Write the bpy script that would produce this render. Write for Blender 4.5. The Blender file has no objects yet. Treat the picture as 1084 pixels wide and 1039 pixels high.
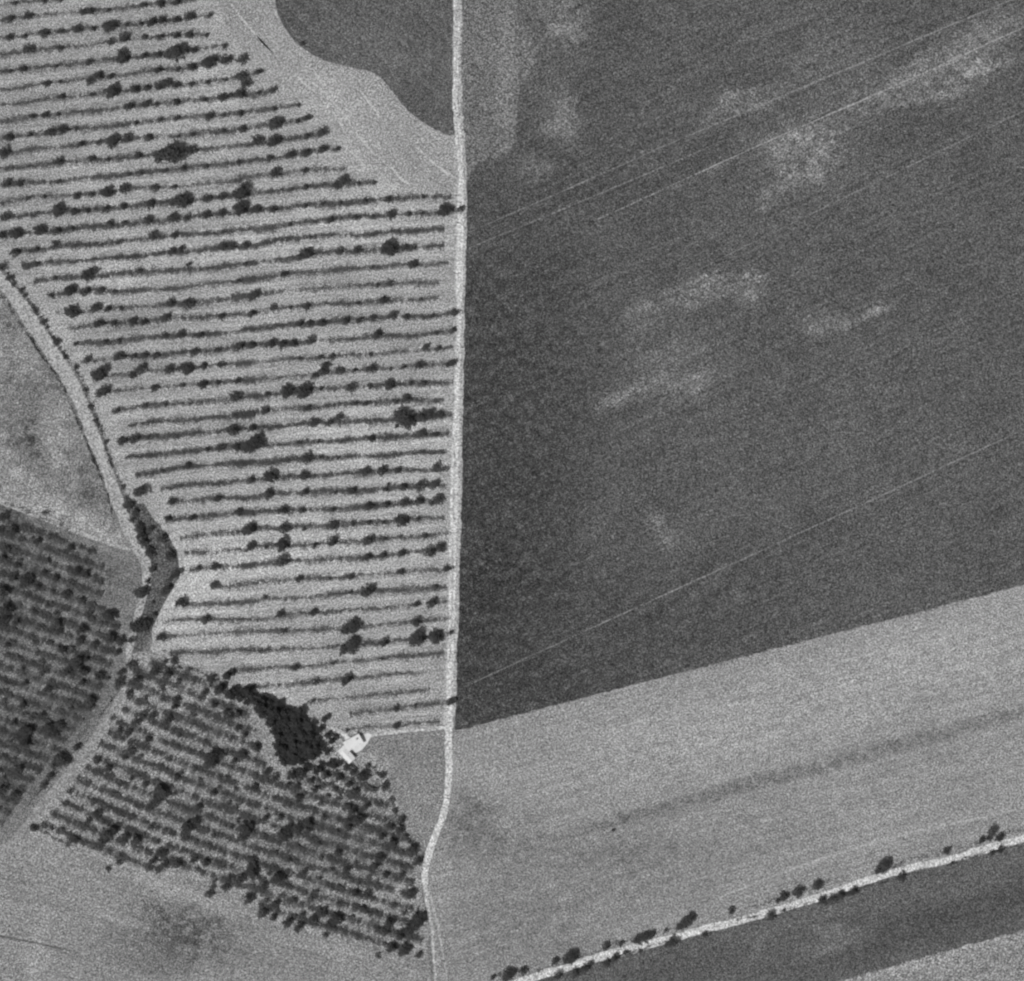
import bpy, math, random
import numpy as np
from math import radians, sin, cos, pi, hypot, atan2

# ------------------------------------------------------------------ camera, sky, sun
S = 0.5                       # metres of ground per photo pixel
def P(x, y): return ((x - 542.0) * S, (519.5 - y) * S)
sc = bpy.context.scene
COL = sc.collection
cam_d = bpy.data.cameras.new('camera'); cam = bpy.data.objects.new('camera', cam_d); COL.objects.link(cam)
ALT = 1500.0
cam.location = (0, 0, ALT); cam.rotation_euler = (0, 0, 0)
cam_d.sensor_fit = 'HORIZONTAL'; cam_d.sensor_width = 36; cam_d.lens = 36 * ALT / (1084 * S)
cam_d.clip_start = 10; cam_d.clip_end = 20000
sc.camera = cam
SUN_EL, SUN_AZ = radians(52), radians(232)      # azimuth clockwise from north (top of the photo)
world = bpy.data.worlds.new('World'); sc.world = world; world.use_nodes = True
wn = world.node_tree.nodes; wl = world.node_tree.links
sky = wn.new('ShaderNodeTexSky'); sky.sky_type = 'NISHITA'; sky.sun_disc = False
sky.sun_elevation = SUN_EL; sky.sun_rotation = SUN_AZ
bw = wn.new('ShaderNodeRGBToBW')                # panchromatic film: the sky's light without its hue
wl.new(sky.outputs[0], bw.inputs[0]); wl.new(bw.outputs[0], wn['Background'].inputs['Color'])
wn['Background'].inputs['Strength'].default_value = 0.08
sun_d = bpy.data.lights.new('sun', 'SUN'); sun_d.energy = 3.4; sun_d.angle = radians(0.5); sun_d.color = (1, 1, 1)
sun = bpy.data.objects.new('sun', sun_d); COL.objects.link(sun)
sun.rotation_euler = (pi / 2 - SUN_EL, 0, pi - SUN_AZ)
sc.view_settings.view_transform = 'Standard'; sc.view_settings.look = 'None'
sc.view_settings.gamma = 1.0; sc.view_settings.exposure = 0.0
sc.cycles.filter_width = 2.5
sc.cycles.max_bounces = 6

rng = random.Random(7)
nr = np.random.default_rng(11)

# ------------------------------------------------------------------ materials
def lin(t):
    t /= 255.0
    return t / 12.92 if t <= 0.04045 else ((t + 0.055) / 1.055) ** 2.4
class NT:
    def __init__(s, name):
        s.m = bpy.data.materials.new(name); s.m.use_nodes = True
        s.t = s.m.node_tree; s.bsdf = s.t.nodes['Principled BSDF']
        s.bsdf.inputs['Roughness'].default_value = 0.95
        s.bsdf.inputs['Specular IOR Level'].default_value = 0.1
        g = s.t.nodes.new('ShaderNodeNewGeometry'); s.pos = g.outputs['Position']
    def new(s, k): return s.t.nodes.new(k)
    def put(s, inp, v):
        if hasattr(v, 'links'): s.t.links.new(v, inp)
        else: inp.default_value = v
    def math(s, op, a, b=0.0, c=0.0, clamp=False):
        n = s.new('ShaderNodeMath'); n.operation = op; n.use_clamp = clamp
        for i, v in enumerate((a, b, c)): s.put(n.inputs[i], v)
        return n.outputs[0]
    def vec(s, op, a, b=(0, 0, 0)):
        n = s.new('ShaderNodeVectorMath'); n.operation = op
        s.put(n.inputs[0], a); s.put(n.inputs[1], b)
        return n.outputs['Value'] if op == 'LENGTH' else n.outputs[0]
    def noise(s, scale, detail=2, rough=.5, vec=None, color=False):
        n = s.new('ShaderNodeTexNoise'); s.put(n.inputs['Vector'], s.pos if vec is None else vec)
        n.inputs['Scale'].default_value = scale; n.inputs['Detail'].default_value = detail
        n.inputs['Roughness'].default_value = rough
        return n.outputs['Color' if color else 'Fac']
    def mapping(s, v, loc=(0, 0, 0), rot=0, scale=(1, 1, 1), kind='TEXTURE'):
        n = s.new('ShaderNodeMapping'); n.vector_type = kind; s.put(n.inputs[0], v)
        n.inputs['Location'].default_value = loc; n.inputs['Rotation'].default_value = (0, 0, rot)
        n.inputs['Scale'].default_value = scale
        return n.outputs[0]
    def smooth(s, v, a, b, lo, hi):
        n = s.new('ShaderNodeMapRange'); n.interpolation_type = 'SMOOTHSTEP'
        s.put(n.inputs[0], v)
        for i, x in enumerate((a, b, lo, hi)): n.inputs[i + 1].default_value = x
        return n.outputs[0]
    def finish(s, v):
        c = s.new('ShaderNodeCombineColor')
        for i in range(3): s.t.links.new(v, c.inputs[i])
        s.t.links.new(c.outputs[0], s.bsdf.inputs['Base Color'])
        return s.m

GRAIN = 2.6
def soil(name, tone, blobs=(), grain=1.0, mottle=.12, mscale=.03, streak=None, streaks=.12, detail_mottle=.1, fine=None):
    """soil / crop surface. blobs: (px, py, rx, ry, angle deg, tone, softness) patches of other soil or growth"""
    n = NT(name)
    wob = n.vec('SUBTRACT', n.noise(.045, 4, .6, color=True), (.5, .5, .5))
    wob2 = n.vec('SUBTRACT', n.noise(.35, 2, .6, color=True), (.5, .5, .5))
    w = n.new('ShaderNodeVectorMath'); w.operation = 'MULTIPLY_ADD'
    n.put(w.inputs[0], wob); w.inputs[1].default_value = (18, 18, 0); n.put(w.inputs[2], n.pos)
    w2 = n.new('ShaderNodeVectorMath'); w2.operation = 'MULTIPLY_ADD'
    n.put(w2.inputs[0], wob2); w2.inputs[1].default_value = (9, 9, 0); n.put(w2.inputs[2], w.outputs[0])
    pos = w2.outputs[0]
    v = lin(tone)
    brk = n.smooth(n.noise(.17, 8, .85), .41, .59, .1, 1.3)
    for (px, py, rx, ry, ang, tn, soft) in blobs:
        x, y = P(px, py)
        m = n.mapping(n.pos if rx > 14 * ry else pos, (x, y, 0), radians(ang), (rx * S, ry * S, 1e6))
        f = n.math('MULTIPLY', n.smooth(n.vec('LENGTH', m), max(0, .75 - soft), 1.1 + .35 * soft, 1, 0), brk, clamp=True)
        v = n.math('ADD', n.math('MULTIPLY', n.math('SUBTRACT', lin(tn), v), f), v)
    fac = n.math('ADD', 1 - mottle * 1.1 - detail_mottle * 1.1, n.math('ADD', n.math('MULTIPLY', n.noise(mscale, 5, .6), mottle * 2.2), n.math('MULTIPLY', n.noise(.16, 4, .65), detail_mottle * 2.2)))
    if streak is not None:
        q = n.mapping(n.pos, rot=radians(streak), scale=(30, 1, 1))
        st = n.noise(.55, 3, .6, vec=q)
        fac = n.math('ADD', fac, n.math('MULTIPLY', n.math('SUBTRACT', st, .5), streaks * 2))
    g1 = n.math('SUBTRACT', n.noise(1.5, 1, .6), .5)
    g2 = n.math('SUBTRACT', n.noise(3.3, 1, .6), .5)
    g = n.math('ADD', n.math('MULTIPLY', g1, 4.2 * grain * GRAIN), n.math('MULTIPLY', g2, 8.5 * grain * GRAIN))
    g = n.math('ADD', g, n.math('MULTIPLY', n.math('SUBTRACT', n.noise(.5, 4, .75), .5), 1.9 * grain))
    fac = n.math('MULTIPLY', fac, n.math('MAXIMUM', n.math('ADD', 1, g), .3))
    # scattered pale stones and clods
    vo = n.new('ShaderNodeTexVoronoi'); vo.inputs['Scale'].default_value = .16; n.put(vo.inputs['Vector'], n.pos)
    st = n.smooth(vo.outputs['Distance'], .05, .09, .5 if fine is None else fine, 0)
    pick = n.new('ShaderNodeSeparateColor'); n.put(pick.inputs[0], vo.outputs['Color'])
    st = n.math('MULTIPLY', st, n.math('GREATER_THAN', pick.outputs[0], .86))
    v = n.math('ADD', n.math('MULTIPLY', v, n.math('MULTIPLY', fac, .595)), n.math('MULTIPLY', st, .3))
    return n.finish(v)

def leaf_mat(name, a, b, sc_=.6):
    n = NT(name)
    oi = n.new('ShaderNodeObjectInfo')
    f = n.math('ADD', n.math('MULTIPLY', n.noise(sc_, 2), .8), n.math('MULTIPLY', oi.outputs['Random'], .35))
    v = n.math('ADD', n.math('MULTIPLY', f, b - a), a)
    n.bsdf.inputs['Roughness'].default_value = .75
    return n.finish(v)
def flat_mat(name, a, var=.15, scale=2.0):
    n = NT(name)
    f = n.math('ADD', 1 - var, n.math('MULTIPLY', n.noise(scale, 3, .6), 2 * var))
    return n.finish(n.math('MULTIPLY', f, a))

M_TREE = leaf_mat('tree_leaves', .036, .1)
M_WOOD = leaf_mat('wood_leaves', .03, .08)
M_BUSH = leaf_mat('bush_leaves', .036, .1)
M_VINE = leaf_mat('vine_leaves', .055, .15, .25)
M_VINE_B = leaf_mat('orchard_vine_leaves', .055, .12, .25)
M_GRASS = leaf_mat('dry_grass', .08, .17, .3)
M_OB = leaf_mat('orchard_bush_leaves', .06, .14)
M_HEDGE = leaf_mat('hedge_leaves', .025, .07, .3)
M_BARK = flat_mat('bark', .12)

# ------------------------------------------------------------------ mesh helpers
def mesh_obj(name, verts, faces, mat, parent=None, smooth=False):
    me = bpy.data.meshes.new(name); me.from_pydata([tuple(v) for v in verts], [], faces); me.materials.append(mat)
    me.update()
    o = bpy.data.objects.new(name, me); COL.objects.link(o)
    if parent is not None: o.parent = parent
    return o
def tag(o, label=None, cat=None, group=None, kind=None):
    if label: o['label'] = label
    if cat: o['category'] = cat
    if group: o['group'] = group
    if kind: o['kind'] = kind
    return o
def structure(name, o_label=None): pass

def rough_edge(pts, step=1.2, amp=.45, seed=0, closed=True):
    """points in metres -> dense outline with an uneven edge"""
    r = np.random.default_rng(seed); out = []
    n = len(pts); rngk = range(n if closed else n - 1)
    ph = r.uniform(0, 6.28, 6); fr = r.uniform(.05, 1.2, 6); t = 0
    for i in rngk:
        a = pts[i]; b = pts[(i + 1) % n]; L = hypot(b[0] - a[0], b[1] - a[1])
        if L < 1e-6: continue
        k = max(1, int(min(L / step, 600))); nx, ny = -(b[1] - a[1]) / L, (b[0] - a[0]) / L
        for j in range(k):
            u = j / k; t += L / k
            d = amp * (sum(sin(t * fr[m] + ph[m]) for m in range(6)) / 3.2 + r.normal() * .35)
            if j == 0 : d = 0
            out.append((a[0] + (b[0] - a[0]) * u + nx * d, a[1] + (b[1] - a[1]) * u + ny * d))
    return out
def spline(pts, sub=8):
    """Catmull-Rom through points"""
    out = []; q = [pts[0]] + list(pts) + [pts[-1]]
    for i in range(1, len(q) - 2):
        p0, p1, p2, p3 = q[i - 1:i + 3]
        for j in range(sub):
            t = j / sub
            out.append(tuple(.5 * ((2 * p1[k]) + (-p0[k] + p2[k]) * t + (2 * p0[k] - 5 * p1[k] + 4 * p2[k] - p3[k]) * t * t + (-p0[k] + 3 * p1[k] - 3 * p2[k] + p3[k]) * t ** 3) for k in range(len(p1))))
    out.append(tuple(pts[-1])); return out

def field(name, pts, z, mat, amp=.45, seed=1, curved=False):
    for _ in range(3 if curved else 0):
        pts = [q for a, b in zip(pts, pts[1:] + pts[:1]) for q in ((.75 * a[0] + .25 * b[0], .75 * a[1] + .25 * b[1]), (.25 * a[0] + .75 * b[0], .25 * a[1] + .75 * b[1]))]
    e = rough_edge([P(*p) for p in pts], 1.2, amp, seed)
    vs = [(x, y, z) for x, y in e]
    o = mesh_obj(name, vs, [list(range(len(vs)))], mat)
    import bmesh
    bm = bmesh.new(); bm.from_mesh(o.data)
    bmesh.ops.triangulate(bm, faces=bm.faces[:], ngon_method='EAR_CLIP')
    for f in bm.faces:
        if f.normal.z < 0: f.normal_flip()
    bm.to_mesh(o.data); bm.free()
    return tag(o, kind='structure')

def ribbon(name, pts, z, mat, amp=.25, seed=3):
    """a track: pts (px, py, width px) centre line"""
    r = np.random.default_rng(seed); c = [tuple(map(float, p)) for p in pts]
    for _ in range(3):                                  # corner cutting keeps long straights straight
        d = [c[0]]
        for a, b in zip(c, c[1:]):
            d += [tuple(.75 * a[m] + .25 * b[m] for m in range(3)), tuple(.25 * a[m] + .75 * b[m] for m in range(3))]
        c = d + [c[-1]]
    q = []
    for i in range(len(c) - 1):
        a, b = c[i], c[i + 1]; L = hypot(b[0] - a[0], b[1] - a[1]) * S; k = max(1, int(L / .9))
        for j in range(k):
            u = j / k; q.append([a[m] + (b[m] - a[m]) * u for m in range(3)])
    q.append(list(c[-1])); vs = []; fs = []; w1 = w2 = 0.
    for i, (x, y, w) in enumerate(q):
        a = q[max(0, i - 1)]; b = q[min(len(q) - 1, i + 1)]
        ax, ay = P(a[0], a[1]); bx, by = P(b[0], b[1]); L = hypot(bx - ax, by - ay) or 1
        nx, ny = -(by - ay) / L, (bx - ax) / L; X, Y = P(x, y)
        w1 = .85 * w1 + r.normal() * amp * .5; w2 = .85 * w2 + r.normal() * amp * .5
        h = w * S / 2
        vs += [(X + nx * (h + w1), Y + ny * (h + w1), z), (X, Y, z), (X - nx * (h + w2), Y - ny * (h + w2), z)]
        if i:
            k = 3 * i; fs += [(k - 3, k - 2, k + 1, k), (k - 2, k - 1, k + 2, k + 1)]
    o = mesh_obj(name, vs, [f[::-1] for f in fs], mat)
    if o.data.polygons[0].normal.z < 0: o.data.flip_normals()
    return tag(o, kind='structure')

# ------------------------------------------------------------------ the ground
FAR = 2600
base_mat = soil('far_fields_soil', 118, mottle=.3, mscale=.004)
n_ = 8000
tag(mesh_obj('ground', [(-n_, -n_, -.05), (n_, -n_, -.05), (n_, n_, -.05), (-n_, n_, -.05)], [(0, 1, 2, 3)], base_mat), kind='structure')

m_vine = soil('vineyard_soil', 156, blobs=[
    (80, 60, 200, 110, 0, 146, 1), (210, 95, 60, 50, 0, 172, 1), (180, 130, 50, 24, 5, 172, .9), (250, 262, 110, 22, 4, 178, 1), (350, 240, 110, 40, 4, 174, 1), (100, 300, 90, 26, 4, 170, 1), (400, 200, 60, 20, 5, 166, 1),
    (150, 270, 100, 12, 4, 178, .8), (400, 470, 100, 60, 5, 176, 1), (340, 455, 60, 10, 4, 182, .9), (300, 590, 190, 50, 4, 180, 1), (210, 620, 70, 60, 0, 184, 1), (220, 670, 70, 30, 0, 178, 1), (330, 560, 120, 20, 4, 180, 1), (400, 530, 90, 14, 4, 178, 1),
    (300, 350, 180, 24, 4, 152, 1), (330, 410, 160, 16, 4, 154, 1), (410, 715, 90, 40, 5, 158, 1), (300, 725, 60, 30, 0, 168, 1), (30, 150, 60, 60, 0, 144, 1), (160, 330, 70, 10, 6, 142, .9), (60, 220, 60, 20, 4, 148, 1)],
    mottle=.3, mscale=.02, detail_mottle=.24, streak=4.5, streaks=.55)
field('vineyard_ground', [(-700, -500), (240, -500), (260, 0), (280, 40), (320, 80), (360, 105), (390, 150), (420, 180), (450, 196), (486, 200), (484, 500), (478, 768), (430, 774), (388, 779), (350, 776),
      (322, 762), (262, 728), (236, 716), (196, 704), (160, 690), (162, 664), (172, 642), (190, 610), (185, 588), (168, 566), (150, 540), (132, 520), (120, 492), (108, 458), (100, 440), (92, 415), (80, 390), (63, 364), (48, 345), (38, 330), (27, 312), (14, 296), (0, 280), (-700, -20)], 0.0, m_vine, .5, 1)

m_wedge = soil('meadow_soil', 150, blobs=[(350, 105, 45, 14, -45, 172, 1), (275, 45, 60, 10, -52, 150, .8), (400, 130, 35, 18, -50, 156, .9), (440, 170, 60, 12, -48, 140, 1), (375, 165, 40, 8, -52, 152, 1), (250, 10, 40, 40, 0, 138, 1)],
               mottle=.08, streak=-50, streaks=.16)
field('meadow', [(200, -500), (290, -500), (330, 0), (350, 40), (400, 60), (440, 100), (482, 130), (486, 150), (488, 180), (486, 206), (440, 202), (402, 186), (372, 150), (345, 112), (300, 88), (252, 52), (225, 0)], .04, m_wedge, .35, 2, True)
m_dark_n = soil('green_crop_soil', 93, blobs=[(320, 20, 40, 40, 0, 84, 1), (440, 60, 60, 60, 0, 98, 1), (395, 45, 40, 10, -42, 104, 1), (300, 60, 60, 25, -45, 78, .9), (440, 110, 25, 40, 30, 84, 1), (450, 0, 40, 40, 0, 88, 1), (405, 75, 45, 5, -45, 100, .9)], mottle=.24, detail_mottle=.3, streak=-45, streaks=.4)
field('green_crop_plot', [(255, -500), (482, -500), (482, -2), (482, 60), (480, 120), (484, 149), (446, 130), (426, 112), (412, 92), (396, 76), (372, 72), (340, 64), (312, 46), (296, 22), (290, 0)], .08, m_dark_n, .4, 3, True)

m_big = soil('big_crop_soil', 86, grain=1.05, mottle=.3, mscale=.03, detail_mottle=.34, streak=24, streaks=.5, blobs=[
    (516, 40, 44, 170, 0, 108, .75), (515, 150, 32, 36, 0, 108, .8), (590, 30, 40, 60, 0, 102, 1), (600, 112, 12, 16, 0, 132, .95), (604, 132, 14, 12, 20, 142, .95), (588, 138, 12, 10, 0, 138, .9), (586, 118, 20, 30, 0, 116, 1), (562, 182, 24, 22, 0, 134, .95), (558, 60, 9, 26, 5, 134, .9), (575, 178, 10, 8, 0, 140, .9),
    (600, 20, 26, 28, 0, 122, 1), (594, 28, 12, 12, 0, 132, 1), (850, 165, 50, 48, -20, 112, 1), (845, 146, 24, 9, 24, 148, .9), (862, 186, 20, 7, 0, 134, .9), (832, 182, 9, 22, 0, 134, .9), (880, 140, 16, 7, 24, 126, .9), (825, 160, 14, 7, 50, 130, .9), (868, 165, 8, 24, -30, 138, .9), (815, 210, 18, 10, 30, 122, 1), (790, 110, 70, 12, 24, 116, 1), (960, 85, 140, 20, 25, 114, 1), (1010, 55, 90, 16, 26, 124, 1), (1040, 70, 40, 9, 15, 140, 1), (985, 100, 60, 7, 14, 128, 1), (1040, 30, 60, 16, 24, 116, 1), (770, 105, 14, 8, 20, 134, 1),
    (870, 60, 60, 60, 0, 100, 1), (930, 328, 13, 7, 0, 150, .9), (916, 336, 10, 6, 20, 140, .9), (895, 343, 8, 8, 0, 156, .9), (864, 348, 6, 9, 0, 140, .9), (880, 342, 40, 14, 8, 104, 1), (800, 290, 10, 8, 0, 150, .9), (793, 312, 16, 12, 20, 128, .9), (735, 310, 60, 14, 14, 116, 1), (745, 297, 16, 6, 14, 138, 1), (684, 328, 16, 7, 14, 136, 1), (680, 345, 26, 22, 0, 114, 1),
    (720, 406, 30, 12, 6, 128, .9), (742, 401, 16, 9, 10, 148, .9), (648, 425, 20, 9, 10, 142, .9), (672, 418, 18, 5, 8, 128, .9), (700, 408, 70, 18, 8, 112, 1), (712, 378, 40, 9, 18, 122, 1), (690, 360, 50, 40, 0, 100, 1), (781, 633, 10, 10, 0, 142, .9), (760, 612, 12, 8, 30, 112, .9), (705, 570, 20, 11, -60, 116, 1), (693, 548, 9, 8, 0, 132, 1), (640, 240, 30, 8, 24, 104, 1), (560, 225, 60, 6, 24, 100, 1), (740, 190, 50, 8, 24, 104, 1), (945, 610, 9, 7, 0, 108, 1), (540, 370, 12, 6, 0, 96, 1), (860, 470, 60, 14, 24, 98, 1), (560, 470, 10, 6, 0, 100, 1),
    (520, 400, 130, 320, 0, 62, 1), (500, 640, 130, 220, 0, 54, 1), (540, 720, 220, 60, 14, 60, 1), (700, 650, 190, 60, 14, 72, 1), (620, 210, 160, 60, 18, 76, 1), (900, 480, 200, 90, 10, 90, 1), (1040, 250, 100, 130, 0, 88, 1), (680, 50, 60, 100, 0, 84, 1), (520, 220, 40, 50, 0, 76, 1), (980, 560, 140, 40, 14, 84, 1)])
field('green_crop_field', [(490, -500), (2400, -500), (2400, 278), (1084, 619), (1000, 641), (800, 692), (640, 733), (540, 759), (482, 774), (482, 700), (485, 500), (489, 330), (491, 190), (486, 120), (486, 0)], .10, m_big, .3, 4)

m_corner = soil('grass_corner_soil', 108, mottle=.14, detail_mottle=.2, blobs=[(535, 60, 16, 50, 0, 124, 1), (535, 130, 16, 40, 0, 120, 1), (505, 90, 14, 60, 0, 100, 1)])
field('grass_corner', [(488, -500), (545, -500), (548, 0), (553, 50), (549, 100), (546, 145), (538, 163), (516, 168), (502, 176), (495, 192), (490, 190), (486, 120), (486, 0)], .12, m_corner, .9, 15)
m_light = soil('stubble_soil', 140, grain=1.0, mottle=.18, mscale=.02, detail_mottle=.26, streak=16, streaks=.36, blobs=[
    (800, 760, 340, 55, 15, 156, .9), (1000, 700, 160, 50, 15, 158, 1), (560, 800, 100, 40, 10, 143, 1), (850, 816, 300, 9, 15, 104, 1), (700, 857, 150, 8, 15, 108, 1), (1030, 768, 140, 7, 15, 112, 1),
    (500, 872, 38, 34, -40, 92, 1), (545, 890, 60, 50, -30, 114, 1), (540, 870, 10, 36, 8, 138, .9), (700, 920, 190, 45, 12, 122, 1), (560, 980, 110, 60, 0, 118, 1), (620, 905, 100, 30, 5, 116, 1),
    (900, 900, 160, 25, 16, 134, 1), (960, 885, 150, 5, 16.5, 150, .8), (1010, 868, 90, 4, 16, 152, .9), (880, 890, 100, 4, 20, 146, .9), (480, 1010, 30, 60, 0, 130, 1), (465, 960, 12, 60, -6, 142, 1)])
field('stubble_field', [(482, 774), (540, 759), (640, 733), (800, 692), (1000, 641), (1084, 619), (2400, 278), (2400, 500), (1084, 884), (960, 920), (840, 957), (740, 990), (640, 1018), (545, 1039), (500, 1056), (500, 1500), (472, 1500), (462, 1039), (450, 960), (450, 905), (474, 862), (474, 800)], .04, m_light, .35, 5)

m_south = soil('south_crop_soil', 92, grain=1.0, mottle=.1, mscale=.02, streak=16, streaks=.14, blobs=[
    (960, 985, 160, 24, 17, 74, 1), (1040, 960, 90, 30, 17, 76, 1), (760, 1010, 120, 24, 16, 88, 1), (700, 1030, 60, 20, 14, 80, 1), (880, 1000, 50, 12, 17, 112, .9), (880, 985, 20, 8, 0, 118, 1), (1020, 930, 80, 20, 16, 98, 1), (840, 975, 90, 8, 16, 104, 1), (800, 1000, 6, 20, -10, 112, 1)])
field('south_crop_field', [(500, 1500), (500, 1056), (545, 1039), (640, 1018), (740, 990), (840, 957), (960, 920), (1084, 884), (2400, 500), (2400, 600), (1084, 985), (1000, 1008), (880, 1041), (620, 1120), (560, 1500)], .08, m_south, .35, 6)
m_strip = soil('south_stubble_soil', 134, mottle=.1, streak=17, streaks=.25, blobs=[(960, 1020, 90, 7, 17, 158, .9), (1050, 992, 60, 6, 17, 156, 1), (1060, 1015, 60, 6, 20, 120, 1)])
field('south_stubble_strip', [(880, 1041), (1000, 1008), (1084, 985), (2400, 600), (2400, 1500), (560, 1500), (620, 1120)], .12, m_strip, .8, 7)

m_small = soil('small_meadow_soil', 126, mottle=.08, blobs=[(420, 800, 30, 30, 0, 120, 1), (440, 850, 22, 50, -20, 134, 1), (450, 780, 30, 10, 0, 134, 1), (400, 812, 8, 18, 0, 150, 1)])
field('small_meadow', [(386, 781), (430, 777), (474, 771), (474, 850), (462, 885), (450, 905), (440, 888), (428, 862), (416, 840), (404, 818), (392, 800)], .06, m_small, .3, 8)

m_tri = soil('rough_pasture_soil', 126, grain=1.1, mottle=.4, mscale=.07, detail_mottle=.6, blobs=[
    (30, 462, 22, 40, 10, 76, 1), (30, 450, 10, 16, 0, 62, .9), (20, 405, 60, 8, -20, 98, .9), (86, 510, 18, 44, 20, 88, .95), (60, 405, 34, 22, -50, 100, 1), (12, 440, 16, 30, 0, 104, 1), (62, 475, 16, 50, 15, 146, 1), (10, 370, 40, 30, 0, 132, 1), (16, 340, 14, 20, 0, 100, 1),
    (60, 540, 90, 9, -20, 158, .9), (110, 566, 40, 8, -22, 156, 1), (20, 505, 50, 10, -20, 148, 1), (110, 520, 10, 40, 20, 100, 1), (60, 515, 20, 14, 0, 108, 1)])
field('rough_pasture', [(-700, -10), (-10, 300), (15, 332), (27, 352), (40, 372), (55, 390), (65, 407), (72, 422), (80, 440), (87, 458), (95, 478), (103, 495), (110, 515), (117, 538), (126, 560), (140, 580), (146, 584), (120, 580), (70, 562), (0, 530), (-700, 260)], .06, m_tri, .5, 9)

m_oa = soil('left_orchard_soil', 126, grain=.8, mottle=.22, mscale=.04, detail_mottle=.3, streak=-19, streaks=.5, blobs=[
    (125, 620, 34, 50, 10, 116, .9), (115, 605, 14, 26, 10, 92, .9), (40, 545, 70, 10, -20, 78, 1), (95, 760, 50, 60, -40, 100, 1), (40, 770, 40, 30, 0, 92, 1), (30, 640, 40, 30, 0, 104, 1), (30, 590, 60, 30, -20, 96, 1), (60, 860, 60, 30, 50, 108, 1), (10, 820, 60, 50, 0, 94, 1)])
field('left_orchard_ground', [(-700, 260), (0, 530), (70, 562), (110, 576), (136, 588), (152, 606), (148, 640), (138, 668), (134, 690), (118, 730), (92, 775), (62, 812), (36, 845), (10, 880), (-6, 898), (-700, 1500)], .04, m_oa, .5, 10)
m_ob = soil('lower_orchard_soil', 148, grain=.8, mottle=.14, mscale=.05, detail_mottle=.26, streak=-23, streaks=.4, blobs=[
    (225, 770, 50, 24, -25, 124, 1), (265, 790, 14, 50, 10, 134, .9), (330, 900, 60, 40, 0, 110, 1), (380, 890, 60, 40, 0, 106, 1), (240, 860, 60, 40, 0, 124, 1), (110, 830, 70, 26, -25, 138, 1), (175, 690, 50, 14, -30, 122, 1)])
field('lower_orchard_ground', [(134, 690), (160, 690), (196, 704), (236, 716), (262, 728), (322, 762), (350, 776), (376, 792), (392, 800), (404, 818), (416, 840), (428, 862), (440, 888), (448, 905), (446, 940), (454, 985), (452, 1014), (400, 1004),
      (340, 994), (300, 978), (250, 952), (200, 930), (150, 926), (110, 912), (60, 892), (28, 880), (44, 852), (74, 815), (104, 775), (128, 728)], .08, m_ob, .5, 11)
m_sw = soil('corner_field_soil', 134, mottle=.16, detail_mottle=.24, streak=-15, streaks=.4, blobs=[
    (190, 985, 80, 46, -10, 80, 1), (175, 1005, 50, 26, 0, 80, 1), (300, 1020, 60, 24, -10, 122, 1), (140, 1010, 60, 20, -10, 120, 1), (60, 900, 40, 20, 0, 140, 1), (180, 940, 80, 10, -18, 150, 1), (120, 970, 40, 8, -14, 144, .9), (350, 1010, 90, 12, -16, 138, 1),
    (38, 1015, 14, 40, 0, 150, 1), (20, 960, 60, 20, 0, 136, 1)])
field('corner_field', [(-700, 1500), (-6, 898), (10, 893), (28, 880), (60, 892), (110, 912), (150, 926), (200, 930), (250, 952), (300, 978), (340, 994), (400, 1004), (452, 1014), (458, 1039), (470, 1500)], .06, m_sw, .4, 12)
m_ditch = soil('ditch_grass_soil', 90, grain=1.0, mottle=.12, detail_mottle=.2)
field('ditch_grass', [(143, 535), (152, 532), (164, 552), (178, 566), (188, 588), (190, 608), (178, 630), (165, 655), (158, 678), (150, 690), (138, 692), (140, 668), (148, 650), (158, 612), (152, 590), (146, 565)], .12, m_ditch, .4, 13)

def track_mat(name, tone, mottle=.1):
    n = NT(name)
    f = n.math('ADD', .62, n.math('MULTIPLY', n.noise(.15, 6, .7), .7))
    g = n.math('ADD', n.math('MULTIPLY', n.math('SUBTRACT', n.noise(1.5, 1, .6), .5), 3.0), n.math('MULTIPLY', n.math('SUBTRACT', n.noise(3.3, 1, .6), .5), 6))
    f = n.math('MULTIPLY', f, n.math('ADD', 1, g))
    return n.finish(n.math('MULTIPLY', f, lin(tone)))
m_road = track_mat('pale_track_dirt', 190); m_road2 = track_mat('grey_track_dirt', 158); m_verge = track_mat('verge_grass', 160)
m_rut = track_mat('rut_dirt', 205)
ribbon('verge', [(484, -500, 9), (484, -2, 9), (484, 100, 9), (487, 160, 11), (488, 220, 13), (486, 330, 11), (484, 450, 12), (482, 560, 13), (478, 660, 13), (477, 740, 13), (474, 770, 12)], .14, m_verge, .3, 21)
ribbon('dirt_road', [(482.5, -500, 5.5), (482.5, -2, 5.5), (484, 60, 5.5), (481, 112, 5.5), (485, 140, 6), (488, 175, 6), (488, 205, 6.5), (486.5, 260, 8), (485.5, 330, 5), (484, 400, 5), (482, 470, 7), (480, 560, 8), (478, 660, 7), (477, 700, 8), (475, 770, 7), (475, 830, 7), (472, 856, 7), (462, 882, 7), (452, 905, 8), (449, 935, 7)], .18, m_road, .25, 22)
ribbon('dirt_road', [(449, 930, 6), (452, 955, 4), (457, 980, 3), (459, 1010, 3), (461, 1045, 3), (470, 1500, 4)], .175, track_mat('path_dirt', 172), .2, 23)
ribbon('dirt_road', [(450, 938, 3), (460, 962, 3), (466, 990, 2.6), (470, 1020, 2.4), (474, 1050, 2.4)], .17, track_mat('path_dirt_b', 160), .2, 24)
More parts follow.
